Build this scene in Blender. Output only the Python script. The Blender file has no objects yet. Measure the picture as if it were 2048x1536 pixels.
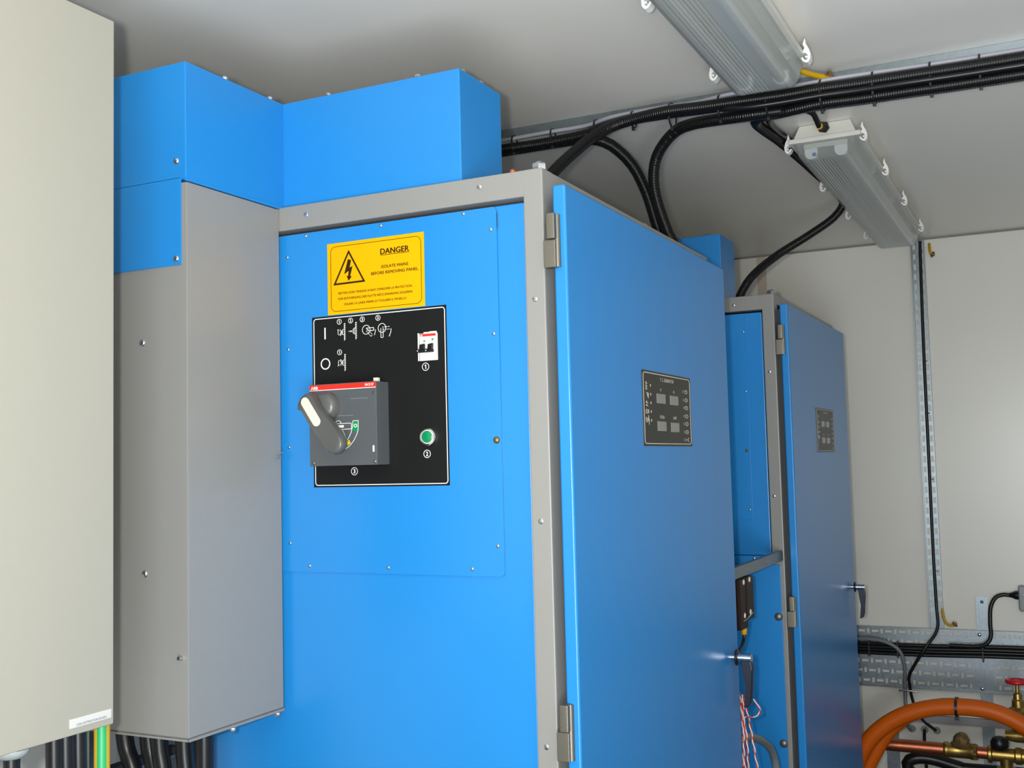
import bpy, bmesh, math, random
from mathutils import Vector, Matrix
random.seed(7)
S = bpy.context.scene
C = S.collection
H = 2.10            # height of the switchgear cabinets; drawing heights below are measured from their top

# ------------------------------------------------------------------ camera, light, exposure
cam = bpy.data.cameras.new('camera'); co = bpy.data.objects.new('camera', cam); C.objects.link(co)
co.location = (0.7638, -1.687, -0.5032 + H)
co.rotation_mode = 'XYZ'
co.rotation_euler = (math.radians(94.0983), math.radians(1.4294), math.radians(26.3377))
cam.sensor_width = 36; cam.lens = 2204.6 / 2048 * 36; cam.clip_start = 0.02; cam.clip_end = 50
S.camera = co
S.view_settings.view_transform = 'Standard'; S.view_settings.look = 'None'
S.view_settings.exposure = 0.0; S.view_settings.gamma = 1.0; S.view_settings.use_curve_mapping = False
W = bpy.data.worlds.new('world'); S.world = W; W.use_nodes = True
W.node_tree.nodes['Background'].inputs[0].default_value = (0.75, 0.86, 1.0, 1)
W.node_tree.nodes['Background'].inputs[1].default_value = 1.0

def area(name, loc, target, w, h, power, col=(1, 1, 1)):
    l = bpy.data.lights.new(name, 'AREA'); l.shape = 'RECTANGLE'; l.size = w; l.size_y = h; l.energy = power; l.color = col
    o = bpy.data.objects.new(name, l); C.objects.link(o); o.location = loc
    d = Vector(target) - Vector(loc); o.rotation_euler = d.to_track_quat('-Z', 'Y').to_euler(); return o
# the camera's flash, up and left of the lens
fl = bpy.data.lights.new('camera_flash', 'SPOT'); fl.energy = 112; fl.color = (1.0, 0.985, 0.95); fl.spot_size = math.radians(150); fl.spot_blend = 0.3; fl.shadow_soft_size = 0.018
fo = bpy.data.objects.new('camera_flash', fl); C.objects.link(fo); fo.location = (0.71, -1.72, -0.482 + H)
fo.rotation_euler = (Vector((-0.45, 0.4, 0.10 + H)) - fo.location).to_track_quat('-Z', 'Y').to_euler()
# added fill lamp, as if daylight came through an unseen doorway behind the photographer
area('added_fill_light', (1.15, -2.62, 1.0), (0.85, -1.85, 2.5), 0.9, 1.8, 108, (0.88, 0.94, 1.0))

# ------------------------------------------------------------------ materials
MATS = {}
def mat(name, col, rough=0.5, metal=0.0, spec=0.5, bump=0.0, bscale=60.0, var=0.0, vscale=4.0, coat=0.0, noise_rough=0.0):
    m = bpy.data.materials.new(name); m.use_nodes = True; nt = m.node_tree; b = nt.nodes['Principled BSDF']
    b.inputs['Base Color'].default_value = (*col, 1); b.inputs['Roughness'].default_value = rough
    b.inputs['Metallic'].default_value = metal; b.inputs['Specular IOR Level'].default_value = spec
    if coat: b.inputs['Coat Weight'].default_value = coat; b.inputs['Coat Roughness'].default_value = 0.15
    tc = nt.nodes.new('ShaderNodeTexCoord')
    if bump:
        n = nt.nodes.new('ShaderNodeTexNoise'); n.inputs['Scale'].default_value = bscale; n.inputs['Detail'].default_value = 3
        nt.links.new(tc.outputs['Object'], n.inputs['Vector'])
        bp = nt.nodes.new('ShaderNodeBump'); bp.inputs['Strength'].default_value = bump; bp.inputs['Distance'].default_value = 0.001
        nt.links.new(n.outputs['Fac'], bp.inputs['Height']); nt.links.new(bp.outputs['Normal'], b.inputs['Normal'])
    if var:
        n2 = nt.nodes.new('ShaderNodeTexNoise'); n2.inputs['Scale'].default_value = vscale; n2.inputs['Detail'].default_value = 4
        nt.links.new(tc.outputs['Object'], n2.inputs['Vector'])
        mx = nt.nodes.new('ShaderNodeMix'); mx.data_type = 'RGBA'
        mx.inputs['A'].default_value = (*[c * (1 - var) for c in col], 1); mx.inputs['B'].default_value = (*[min(1, c * (1 + var)) for c in col], 1)
        nt.links.new(n2.outputs['Fac'], mx.inputs['Factor']); nt.links.new(mx.outputs['Result'], b.inputs['Base Color'])
        if noise_rough:
            mr = nt.nodes.new('ShaderNodeMapRange'); mr.inputs['To Min'].default_value = rough - noise_rough; mr.inputs['To Max'].default_value = rough + noise_rough
            nt.links.new(n2.outputs['Fac'], mr.inputs['Value']); nt.links.new(mr.outputs['Result'], b.inputs['Roughness'])
    MATS[name] = m; return m
BLUE = mat('blue_powder_coat', (0.014, 0.205, 0.54), 0.30, bump=0.10, bscale=700)
GREY = mat('grey_powder_coat', (0.235, 0.232, 0.218), 0.34, bump=0.10, bscale=700)
BEIGE = mat('beige_enamel', (0.30, 0.29, 0.245), 0.5, bump=0.03, bscale=300)
WALL = mat('cream_wall_panel', (0.76, 0.74, 0.665), 0.30, var=0.03, vscale=1.5)
CEIL = mat('cream_ceiling_panel', (0.83, 0.805, 0.75), 0.34, var=0.02, vscale=1.2)
FLOOR = mat('dark_floor_paint', (0.05, 0.05, 0.052), 0.5, var=0.15, vscale=6)
SEAM = mat('pink_tape', (0.58, 0.48, 0.39), 0.5)
JOINT = mat('joint_grey', (0.22, 0.21, 0.19), 0.5)
GALV = mat('galvanised_steel', (0.26, 0.30, 0.32), 0.36, metal=0.8, var=0.22, vscale=70, noise_rough=0.08)
PEWT = mat('pewter_metal', (0.20, 0.188, 0.155), 0.45, metal=0.8, bump=0.15, bscale=300)
CHROME = mat('chrome', (0.72, 0.72, 0.74), 0.12, metal=1.0)
STEEL = mat('zinc_screw', (0.62, 0.63, 0.66), 0.28, metal=1.0)
BLACK = mat('black_cable', (0.008, 0.008, 0.009), 0.34, spec=0.35)
CONDUIT = mat('black_corrugated_conduit', (0.006, 0.006, 0.0062), 0.30, spec=0.35)
TIE = mat('black_tie', (0.012, 0.012, 0.012), 0.4)
RUBBER = mat('dark_rubber_seal', (0.03, 0.03, 0.035), 0.6)
LGREY = mat('pale_grey_cable', (0.36, 0.36, 0.41), 0.4)
MGREY = mat('mid_grey_conduit', (0.17, 0.19, 0.20), 0.42)
YEL = mat('yellow_sign', (0.76, 0.36, 0.0), 0.55, spec=0.1)
INK = mat('dark_ink', (0.028, 0.014, 0.003), 0.5, spec=0.1)
PLATE = mat('black_plate', (0.008, 0.008, 0.0083), 0.5, spec=0.15)
DPLATE = mat('black_display_plate', (0.022, 0.020, 0.018), 0.42)
WHITE = mat('white_marking', (0.78, 0.78, 0.74), 0.5)
CREAMMARK = mat('cream_marking', (0.62, 0.58, 0.46), 0.5)
LCD = mat('grey_display_window', (0.22, 0.23, 0.20), 0.25)
BRK = mat('dark_grey_plastic', (0.075, 0.083, 0.088), 0.42, bump=0.15, bscale=500)
HND = mat('handle_grey_plastic', (0.085, 0.087, 0.082), 0.33)
INLAY = mat('pale_inlay', (0.60, 0.585, 0.51), 0.4)
RED = mat('red_label', (0.72, 0.022, 0.012), 0.4)
GREEN = mat('green_marking', (0.0, 0.22, 0.07), 0.4)
GRNBTN = mat('green_button', (0.0, 0.21, 0.075), 0.3)
AMBER = mat('amber_marking', (0.75, 0.42, 0.01), 0.4)
WPL = mat('white_plastic', (0.78, 0.78, 0.75), 0.35)
FIXW = mat('fixture_white', (0.62, 0.61, 0.55), 0.4)
TUBE = mat('unlit_tube_white', (0.70, 0.70, 0.66), 0.3)
EYEL = mat('earth_yellow', (0.50, 0.29, 0.0), 0.4)
EGRN = mat('earth_green', (0.012, 0.30, 0.10), 0.4)
DBLUE = mat('dark_blue_edge', (0.0, 0.04, 0.18), 0.4)
BRASS = mat('brass', (0.37, 0.25, 0.07), 0.33, metal=0.9, var=0.25, vscale=40)
BRONZE = mat('dull_bronze', (0.24, 0.16, 0.06), 0.42, metal=0.75, var=0.3, vscale=30)
COPPER = mat('copper', (0.50, 0.15, 0.075), 0.32, metal=0.9, var=0.25, vscale=25)
ORANGE = mat('orange_sheath', (0.60, 0.105, 0.001), 0.45, spec=0.3)
VRED = mat('red_handwheel', (0.55, 0.008, 0.015), 0.3)
BROWN = mat('dark_brown_insulator', (0.016, 0.005, 0.003), 0.45, spec=0.2)
DKGL = mat('dark_gloss_lever', (0.008, 0.011, 0.022), 0.30, spec=0.3)
BLUEDOT = mat('blue_dot', (0.0, 0.12, 0.55), 0.4)
RAILM = mat('painted_rail', (0.125, 0.16, 0.18), 0.35)
RAILP = mat('grey_rail', (0.27, 0.25, 0.26), 0.5)
GLAND = mat('grey_gland', (0.27, 0.30, 0.30), 0.4)
LABEL = mat('white_label', (0.52, 0.52, 0.50), 0.5)
STR_R = mat('red_strand', (0.45, 0.02, 0.015), 0.4)
STR_W = mat('white_strand', (0.62, 0.56, 0.50), 0.4)

def clear_cover():
    m = bpy.data.materials.new('clear_ribbed_cover'); m.use_nodes = True; nt = m.node_tree
    out = nt.nodes['Material Output']; b = nt.nodes['Principled BSDF']
    b.inputs['Base Color'].default_value = (0.52, 0.54, 0.52, 1); b.inputs['Roughness'].default_value = 0.18; b.inputs['Specular IOR Level'].default_value = 0.7
    t = nt.nodes.new('ShaderNodeBsdfTransparent'); t.inputs[0].default_value = (0.80, 0.84, 0.84, 1)
    mx = nt.nodes.new('ShaderNodeMixShader')
    lw = nt.nodes.new('ShaderNodeLayerWeight'); lw.inputs['Blend'].default_value = 0.5
    mr = nt.nodes.new('ShaderNodeMapRange'); mr.inputs['From Min'].default_value = 0.2; mr.inputs['From Max'].default_value = 0.85; mr.inputs['To Min'].default_value = 0.26; mr.inputs['To Max'].default_value = 0.66
    nt.links.new(lw.outputs['Facing'], mr.inputs['Value']); nt.links.new(mr.outputs['Result'], mx.inputs[0])
    nt.links.new(t.outputs[0], mx.inputs[1]); nt.links.new(b.outputs[0], mx.inputs[2]); nt.links.new(mx.outputs[0], out.inputs[0])
    return m
COVER = clear_cover()

# ------------------------------------------------------------------ mesh building
class B:
    """collects shapes (drawing coordinates) that become ONE mesh object"""
    def __init__(s): s.bm = bmesh.new(); s.bev = False
    def _bev(s, verts, w, seg=2):
        s.bev = True
        es = set()
        for v in verts:
            for e in v.link_edges: es.add(e)
        bmesh.ops.bevel(s.bm, geom=list(es), offset=w, segments=seg, affect='EDGES', profile=0.5)
    def box(s, x0, x1, y0, y1, z0, z1, bev=0, mi=0, seg=2):
        vs = [s.bm.verts.new((x, y, z)) for x in (x0, x1) for y in (y0, y1) for z in (z0, z1)]
        for f in ((0, 1, 3, 2), (4, 6, 7, 5), (0, 4, 5, 1), (2, 3, 7, 6), (0, 2, 6, 4), (1, 5, 7, 3)):
            fa = s.bm.faces.new([vs[i] for i in f]); fa.material_index = mi
        if bev: s._bev(vs, bev, seg)
        return s
    def prism(s, pts, vec, mi=0, bev=0):
        vec = Vector(vec); a = [s.bm.verts.new(p) for p in pts]; b = [s.bm.verts.new(Vector(p) + vec) for p in pts]; n = len(pts)
        fs = [s.bm.faces.new(a), s.bm.faces.new(b[::-1])]
        for i in range(n): fs.append(s.bm.faces.new((a[i], b[i], b[(i + 1) % n], a[(i + 1) % n])))
        for f in fs: f.material_index = mi
        if bev: s._bev(a + b, bev)
        return s
    def rings(s, rings, caps=True, mi=0, closed=False):
        R = [[s.bm.verts.new(p) for p in r] for r in rings]; n = len(R[0])
        m = len(R)
        for i in range(m if closed else m - 1):
            A, Bq = R[i], R[(i + 1) % m]
            for j in range(n):
                f = s.bm.faces.new((A[j], A[(j + 1) % n], Bq[(j + 1) % n], Bq[j])); f.material_index = mi if isinstance(mi, int) else mi(j)
        if caps and not closed:
            s.bm.faces.new(R[0][::-1]).material_index = mi if isinstance(mi, int) else 0
            s.bm.faces.new(R[-1]).material_index = mi if isinstance(mi, int) else 0
        return s
    def lathe(s, c, axis, prof, seg=20, mi=0, squash=None):
        """prof: (distance along axis, radius)"""
        ax = Vector(axis).normalized(); u = ax.orthogonal().normalized(); v = ax.cross(u); c = Vector(c); rr = []
        for t, r in prof:
            rr.append([c + ax * t + (u * math.cos(a) + v * math.sin(a)) * max(r, 1e-5) for a in [2 * math.pi * k / seg for k in range(seg)]])
        return s.rings(rr, True, mi)
    def cyl(s, p0, p1, r, seg=16, mi=0, r2=None):
        p0 = Vector(p0); p1 = Vector(p1); L = (p1 - p0).length
        return s.lathe(p0, p1 - p0, [(0, r), (L, r if r2 is None else r2)], seg, mi)
    def dome(s, c, axis, r, h, seg=14, mi=0):
        pr = [(0, r)] + [(h * math.sin(a), r * math.cos(a)) for a in [math.pi / 2 * k / 4 for k in range(1, 5)]]
        return s.lathe(c, axis, pr, seg, mi)
    def ball(s, c, r, seg=14, mi=0, sc=(1, 1, 1)):
        c = Vector(c); rr = []
        for i in range(1, 9):
            a = math.pi * i / 9
            rr.append([c + Vector((r * math.sin(a) * math.cos(b) * sc[0], r * math.sin(a) * math.sin(b) * sc[1], r * math.cos(a) * sc[2])) for b in [2 * math.pi * k / seg for k in range(seg)]])
        return s.rings(rr, True, mi)
    def tube(s, pts, r, seg=10, step=None, rib=0, pitch=0.004, mi=0, smooth=True):
        P = spline(pts, step or r * 0.8) if smooth else [Vector(p) for p in pts]
        if rib: P = resample(P, pitch / 4)
        rr = []; t0 = (P[1] - P[0]).normalized(); u = t0.orthogonal().normalized()
        for i, p in enumerate(P):
            t = (P[min(i + 1, len(P) - 1)] - P[max(i - 1, 0)]).normalized()
            u = (u - t * u.dot(t)); u = u.normalized() if u.length > 1e-6 else t.orthogonal().normalized()
            v = t.cross(u); q = (r(i / (len(P) - 1)) if callable(r) else r) - (rib * (0, .5, 1, .5)[i % 4] if rib else 0)
            rr.append([p + (u * math.cos(a) + v * math.sin(a)) * q for a in [2 * math.pi * k / seg for k in range(seg)]])
        return s.rings(rr, True, mi)
    def torus(s, c, axis, R, r, seg=24, sub=8, mi=0, sx=1.0):
        ax = Vector(axis).normalized(); u = ax.orthogonal().normalized(); v = ax.cross(u); c = Vector(c); rr = []
        for k in range(seg):
            a = 2 * math.pi * k / seg; d = u * math.cos(a) + v * math.sin(a)
            rr.append([c + d * (R + r * math.cos(b)) + ax * (r * math.sin(b)) for b in [2 * math.pi * j / sub for j in range(sub)]])
        return s.rings(rr, False, mi, closed=True)
    def hexa(s, c, axis, r, h, mi=0): return s.lathe(c, axis, [(0, r), (h * .8, r), (h, r * .85)], 6, mi)

def spline(pts, step):
    P = [Vector(p) for p in pts]
    if len(P) < 3:
        n = max(1, int((P[1] - P[0]).length / step)); return [P[0].lerp(P[1], i / n) for i in range(n + 1)]
    out = []; Q = [P[0] * 2 - P[1]] + P + [P[-1] * 2 - P[-2]]
    for i in range(1, len(Q) - 2):
        a, b, c, d = Q[i - 1], Q[i], Q[i + 1], Q[i + 2]; n = max(2, int((c - b).length / step))
        for k in range(n):
            t = k / n
            out.append(0.5 * ((2 * b) + (c - a) * t + (2 * a - 5 * b + 4 * c - d) * t * t + (3 * b - a - 3 * c + d) * t ** 3))
    out.append(P[-1]); return out
def resample(P, step):
    out = [P[0]]; acc = 0
    for i in range(1, len(P)):
        a, b = P[i - 1], P[i]; L = (b - a).length; t = step - acc
        while t <= L: out.append(a.lerp(b, t / L)); t += step
        acc = (acc + L) % step if L else acc
    return out if len(out) > 2 else P

class D(B):
    """drawing on a flat face: (u, v) on the face, n = height above it"""
    def __init__(s, fn, n=0.0006): super().__init__(); s.fn = fn; s.n = n
    def poly(s, pts, n=None, mi=0, t=0.0004):
        n = s.n if n is None else n
        a = [s.bm.verts.new(s.fn(u, v, n)) for u, v in pts]; b = [s.bm.verts.new(s.fn(u, v, n - t)) for u, v in pts]; k = len(pts)
        f = s.bm.faces.new(a); f.material_index = mi; g = s.bm.faces.new(b[::-1]); g.material_index = mi
        for i in range(k):
            q = s.bm.faces.new((a[i], b[i], b[(i + 1) % k], a[(i + 1) % k])); q.material_index = mi
        return s
    def rect(s, u0, u1, v0, v1, **k): return s.poly([(u0, v0), (u1, v0), (u1, v1), (u0, v1)], **k)
    def line(s, p, q, w, **k):
        d = Vector((q[0] - p[0], q[1] - p[1])); L = d.length
        if L < 1e-7: return s
        d /= L; m = Vector((-d.y, d.x)) * w / 2
        return s.poly([(p[0] - m.x, p[1] - m.y), (q[0] - m.x, q[1] - m.y), (q[0] + m.x, q[1] + m.y), (p[0] + m.x, p[1] + m.y)], **k)
    def path(s, pts, w, closed=False, **k):
        n = len(pts)
        for i in range(n if closed else n - 1): s.line(pts[i], pts[(i + 1) % n], w, **k)
        return s
    def dash(s, p, q, w, n=3, **k):
        for i in range(n):
            a, b = (i + 0.1) / n, (i + 0.65) / n
            s.line((p[0] + (q[0] - p[0]) * a, p[1] + (q[1] - p[1]) * a), (p[0] + (q[0] - p[0]) * b, p[1] + (q[1] - p[1]) * b), w, **k)
        return s
    def arc(s, c, r, a0, a1, w, sg=20, ry=None, **k):
        ry = ry or r; a0, a1 = math.radians(a0), math.radians(a1)
        P = [(c[0] + r * math.cos(a0 + (a1 - a0) * i / sg), c[1] + ry * math.sin(a0 + (a1 - a0) * i / sg)) for i in range(sg + 1)]
        ins = [(c[0] + (r - w) * math.cos(a0 + (a1 - a0) * i / sg), c[1] + (ry - w) * math.sin(a0 + (a1 - a0) * i / sg)) for i in range(sg + 1)]
        for i in range(sg): s.poly([ins[i], P[i], P[i + 1], ins[i + 1]], **k)
        return s
    def ring(s, c, r, w, sg=28, ry=None, **k): return s.arc(c, r, 0, 360, w, sg, ry, **k)
    def disc(s, c, r, sg=20, ry=None, **k):
        ry = ry or r; return s.poly([(c[0] + r * math.cos(2 * math.pi * i / sg), c[1] + ry * math.sin(2 * math.pi * i / sg)) for i in range(sg)], **k)
    def rrect(s, u0, u1, v0, v1, r, w, **k):
        s.line((u0 + r, v0 + w / 2), (u1 - r, v0 + w / 2), w, **k); s.line((u0 + r, v1 - w / 2), (u1 - r, v1 - w / 2), w, **k)
        s.line((u0 + w / 2, v0 + r), (u0 + w / 2, v1 - r), w, **k); s.line((u1 - w / 2, v0 + r), (u1 - w / 2, v1 - r), w, **k)
        for c, a in (((u1 - r, v1 - r), 0), ((u0 + r, v1 - r), 90), ((u0 + r, v0 + r), 180), ((u1 - r, v0 + r), 270)): s.arc(c, r, a, a + 90, w, 6, **k)
        return s
    def rfill(s, u0, u1, v0, v1, r, **k):
        P = []
        for c, a in (((u1 - r, v1 - r), 0), ((u0 + r, v1 - r), 90), ((u0 + r, v0 + r), 180), ((u1 - r, v0 + r), 270)):
            for i in range(6): t = math.radians(a + 18 * i); P.append((c[0] + r * math.cos(t), c[1] + r * math.sin(t)))
        return s.poly(P, **k)
    def text(s, txt, u0, u1, v0, v1, bold=0.02, mi=0, n=None):
        """lettering stretched to fill the given box (capital height)"""
        n = s.n if n is None else n
        cu = bpy.data.curves.new('t', 'FONT'); cu.body = txt; cu.resolution_u = 3; cu.fill_mode = 'FRONT'
        o = bpy.data.objects.new('t', cu); C.objects.link(o); dg = bpy.context.evaluated_depsgraph_get(); dg.update()
        me = bpy.data.meshes.new_from_object(o.evaluated_get(dg))
        xs = [v.co.x for v in me.vertices]; ys = [v.co.y for v in me.vertices]
        if xs:
            x0, x1 = min(xs), max(xs); y0 = min(ys); y1 = max(ys)
            e = bold * (v1 - v0) * 1.6
            for q, (du, dv) in enumerate(((0, 0), (e, 0), (-e, 0), (0, e * .5), (0, -e * .5)) if bold > .008 else ((0, 0),)):
                vs = [s.bm.verts.new(s.fn(u0 + e + du + (v.co.x - x0) / (x1 - x0) * (u1 - u0 - 2 * e), v0 + dv + (v.co.y - y0) / (y1 - y0) * (v1 - v0), n + q * .00001)) for v in me.vertices]
                for p in me.polygons:
                    try: s.bm.faces.new([vs[i] for i in p.vertices]).material_index = mi
                    except ValueError: pass
        bpy.data.objects.remove(o); bpy.data.curves.remove(cu); bpy.data.meshes.remove(me); return s

def FY(y): return lambda u, v, n: (u, y - n, v)      # a face towards the photographer
def FX(x): return lambda u, v, n: (x + n, u, v)      # a face towards the aisle

def wloc(o):
    v = Vector((0, 0, 0))
    while o is not None: v += o.location; o = o.parent
    return v
def obj(name, b, m, parent=None, ang=38):
    bm = b.bm; wn = b.bev and not isinstance(b, D); bmesh.ops.recalc_face_normals(bm, faces=bm.faces)
    base = wloc(parent); off = Vector((0, 0, H)) - base
    for v in bm.verts: v.co += off
    me = bpy.data.meshes.new(name)
    th = math.radians(ang)
    for f in bm.faces: f.smooth = True
    for e in bm.edges:
        if len(e.link_faces) == 2 and e.calc_face_angle(0) > th: e.smooth = False
    bm.to_mesh(me); bm.free()
    for q in (m if isinstance(m, (list, tuple)) else [m]): me.materials.append(q)
    o = bpy.data.objects.new(name, me); C.objects.link(o)
    if wn:
        w = o.modifiers.new('weighted_normal', 'WEIGHTED_NORMAL'); w.keep_sharp = True; w.weight = 100
    if parent is not None: o.parent = parent
    else:   # a thing of one mesh: put the origin at its own place
        xs = [v.co for v in me.vertices]; c = Vector((sum(v.x for v in xs) / len(xs), sum(v.y for v in xs) / len(xs), min(v.z for v in xs)))
        me.transform(Matrix.Translation(-c)); o.location = c
    return o
def tag(o, label, cat, group=None):
    o['label'] = label; o['category'] = cat
    if group: o['group'] = group
    return o
def thing(name, label, cat, loc, group=None):
    o = bpy.data.objects.new(name, None); o.empty_display_size = 0.05; C.objects.link(o)
    o.location = (loc[0], loc[1], loc[2] + H); return tag(o, label, cat, group)
def struct(name, b, m): o = obj(name, b, m); o['kind'] = 'structure'; return o
def part_label(o, label): o['label'] = label; return o

# ------------------------------------------------------------------ the room
XL, XR, YF, YR, ZC = -1.30, 2.0, -2.5, 3.49, 0.45
struct('floor', B().box(XL - .1, XR + .1, YF - .1, YR + .1, -H - .08, -H), FLOOR)
struct('ceiling', B().box(XL - .1, XR + .1, YF - .1, YR + .1, ZC, ZC + .08), CEIL)
struct('wall_left', B().box(XL - .1, XL, YF, YR, -H, ZC), WALL)
struct('wall_right', B().box(XR, XR + .1, YF, YR, -H, ZC), WALL)
struct('wall_rear', B().box(XL - .1, XR + .1, YR, YR + .1, -H, ZC), WALL)
wf = B(); wf.box(XL - .1, .68, YF - .1, YF, -H, ZC); wf.box(1.62, XR + .1, YF - .1, YF, -H, ZC); wf.box(.68, 1.62, YF - .1, YF, -.02, ZC)  # unseen wall; its opening is added to let the fill lamp in
struct('wall_front', wf, WALL)
struct('trim_1', B().box(XL, XR, YR - .006, YR, ZC - .008, ZC), JOINT)
struct('trim_2', B().box(-.474, -.430, YR - .002, YR, -H, ZC - .008), SEAM)

# ------------------------------------------------------------------ switchgear cabinets
def screw(parent, c, axis, r=.0034, h=.0016, name='screw', m=None):
    b = B(); b.dome(c, axis, r, h, 10); return obj(name, b, m or STEEL, parent)
def cabinet(y0, label, near):
    L = .988
    r = thing('switchgear_cabinet', label, 'cabinet', (-.4, y0 + L / 2, -H))
    x0 = -.80
    f = B()   # grey steel frame: front and back squares joined by rails
    for ya, yb in ((0, .045), (L - .045, L)):
        f.box(-.038, 0, y0 + ya, y0 + yb, -H + .02, 0, .004); f.box(x0, x0 + .045, y0 + ya, y0 + yb, -H + .02, 0, .004)
        f.box(x0 + .02, -.012, y0 + ya + .0005, y0 + yb, -.047, -.0005, .003); f.box(x0 + .02, -.02, y0 + ya + .0005, y0 + yb, -H + .02, -H + .09, .003)
    f.box(-.04, -.0006, y0 + .02, y0 + L - .02, -.03, -.0006, .003); f.box(x0 + .0006, x0 + .04, y0 + .02, y0 + L - .02, -.03, -.0006, .003)
    f.box(x0 + .01, -.012, y0 + .02, y0 + L - .02, -.006, -.002)
    f.box(-.04, -.0006, y0 + .02, y0 + L - .02, -H + .02, -H + .09, .003)
    f.box(x0 + .01, -.01, y0 + .01, y0 + L - .01, -H, -H + .02)
    obj('frame', f, GREY, r)
    zlow = -H + .092
    b = B(); b.box(x0 + .046, -.0425, y0 + .014, y0 + .03, zlow if near else -.806, -.0525, .004)
    b.box(x0 + .004, -.042, y0 + L - .03, y0 + L - .012, zlow, -.05); b.box(x0 + .004, x0 + .02, y0 + .046, y0 + L - .046, zlow, -.032)
    obj('blue_body_panel', b, BLUE, r)
    if not near:
        b = B(); b.box(x0 + .046, -.0425, y0 + .006, y0 + .03, -.838, -.8065, .002)
        obj('lower_flange', b, BLUE, r)
        b = B(); b.dome((-.094, y0 + .006, -.8150), (0, -1, 0), .0055, .004); obj('flange_bolt', b, STEEL, r)
    obj('door_seal', B().box(-.002, .0145, y0 + .046, y0 + L - .012, -H + .06, -.045), RUBBER, r)
    # removable cover bolted over the recess
    p = D(FY(y0 + .0138)); p.rfill(-.5535 - .02, -.0955, -.697, -.0545, .008, n=.0032, t=.0030)
    obj('bolted_cover', p, BLUE, r)
    if near:   # cover edge stands off at its top corner
        q = D(FY(y0 + .0135)); q.poly([(-.0955, -.066), (-.0938, -.064), (-.0938, -.090), (-.0952, -.098)], n=.0026, t=.0002)
        obj('cover_gap', q, RUBBER, r)
    yy = y0 + .0105
    pts = ([(-.505, -.060), (-.335, -.060), (-.161, -.0595), (-.107, -.094), (-.106, -.278), (-.108, -.645), (-.159, -.685), (-.331, -.686), (-.505, -.686)]
           if near else [(-.101, -.111), (-.101, -.298), (-.103, -.666), (-.17, -.685), (-.17, -.060)])
    for x, z in pts: screw(r, (x, yy, z), (0, -1, 0))
    if near:
        for z in (-.097, -.276, -.463, -.644): screw(r, (-.5495, yy, z), (0, -1, 0), .003)
    part_label(screw(r, (-.105, yy, -.463 if near else -.483), (0, -1, 0), .0065 if near else .005, .005, 'dome_screw', BRONZE), 'large bronze dome screw')
    fr = [(-.122, -.018), (-.496, -.022), (-.020, -.226), (-.020, -.602), (-.021, -.973)] if near else [(-.126, -.026), (-.022, -.242), (-.024, -.624)]
    for x, z in fr:
        o = screw(r, (x, y0 - .0002, z), (0, -1, 0), .0048, .0012, 'frame_screw')
    b = B(); b.hexa((-.012, y0 + .016, -.001), (0, 0, 1), .013, .012); b.dome((-.012, y0 + .016, .010), (0, 0, 1), .009, .005)
    part_label(obj('corner_bolt', b, STEEL, r), 'bright bolt head on top front corner')
    for yb in ((.55,) if near else (.62,)):
        b = B(); b.dome((-.012, y0 + yb, 0), (0, 0, 1), .008, .006); obj('roof_screw', b, STEEL, r)
    # door
    d = B(); d.box(.016, .0405, y0 + .0015, y0 + L, -H + .03, -.034, .0045, seg=3)
    door = obj('door', d, BLUE, r)
    for zc in ((-.131, -.945) if near else (-.146, -.972)):
        b = B(); b.box(.011, .0265, y0 - .0165, y0 + .004, zc + .002, zc + .046, .0022); b.box(.003, .0255, y0 - .012, y0 + .006, zc - .046, zc + .0012, .0018)
        b.cyl((.0245, y0 - .001, zc - .045), (.0245, y0 - .001, zc + .045), .006)
        obj('hinge', b, PEWT, door)
    yh = y0 + (.928 if near else .914); zh = -.977 if near else -.9985
    b = B(); b.cyl((.0405, yh, zh), (.052, yh, zh), .0075); b.cyl((.056, yh, zh), (.088, yh, zh), .0105, 24)
    h = obj('handle', b, CHROME, door)
    b = B(); b.lathe((.049, yh, zh), (1, 0, 0), [(0, .012), (.002, .019), (.006, .019), (.008, .012)], 24); obj('handle_collar', b, DKGL, door)
    b = B(); zz = zh - .006
    prof = [(.062, zz), (.0885, zz), (.0905, zz - .02), (.0865, zz - .06), (.0845, zz - .088), (.080, zz - .104), (.070, zz - .110), (.0655, zz - .107), (.0715, zz - .095), (.0725, zz - .06), (.071, zz - .035), (.066, zz - .016)]
    b.prism([(x, yh - .010, z) for x, z in prof], (0, .020, 0), bev=.003)
    obj('handle_lever', b, DKGL, door)
    # display plate on the door
    o = (0, 0) if near else (.023, -.016)
    fn = (lambda u, v, n: (.0405 + n, y0 + u + o[0], v + o[1]))
    p = D(fn); p.rfill(.354, .6685, -.4765, -.3265, .002, n=.0012, t=.0012)
    pl = obj('display_plate', p, DPLATE, door)
    k = D(fn, .0016); w = .0016
    k.rrect(.3595, .6635, -.4725, -.3302, .009, w)
    k.text('T. C. GENERATOR', .462, .550, -.3445, -.3375, .02)
    k.text('V', .459, .469, -.3655, -.3590, .02); k.text('A', .544, .554, -.3655, -.3590, .02)
    k.text('KVAr', .455, .484, -.4210, -.4140, .015); k.text('kW', .541, .563, -.4210, -.4140, .015)
    for v_, t in zip((-.3588, -.3765, -.3935, -.4117, -.4282, -.4458), ('V', 'A', 'KW', 'KV', 'Hz', 'KVA')):
        k.text('o', .611, .615, v_ - .003, v_ + .003, .02)
        k.text(t, .6205, .6335, v_ - .0028, v_ + .0028, .02); k.arc((.6365, v_), .0075, -90, 90, .0012, 8, ry=.0042)
        k.line((.629, v_ + .0036), (.6365, v_ + .0036), .001); k.line((.629, v_ - .0036), (.6365, v_ - .0036), .001)
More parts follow.
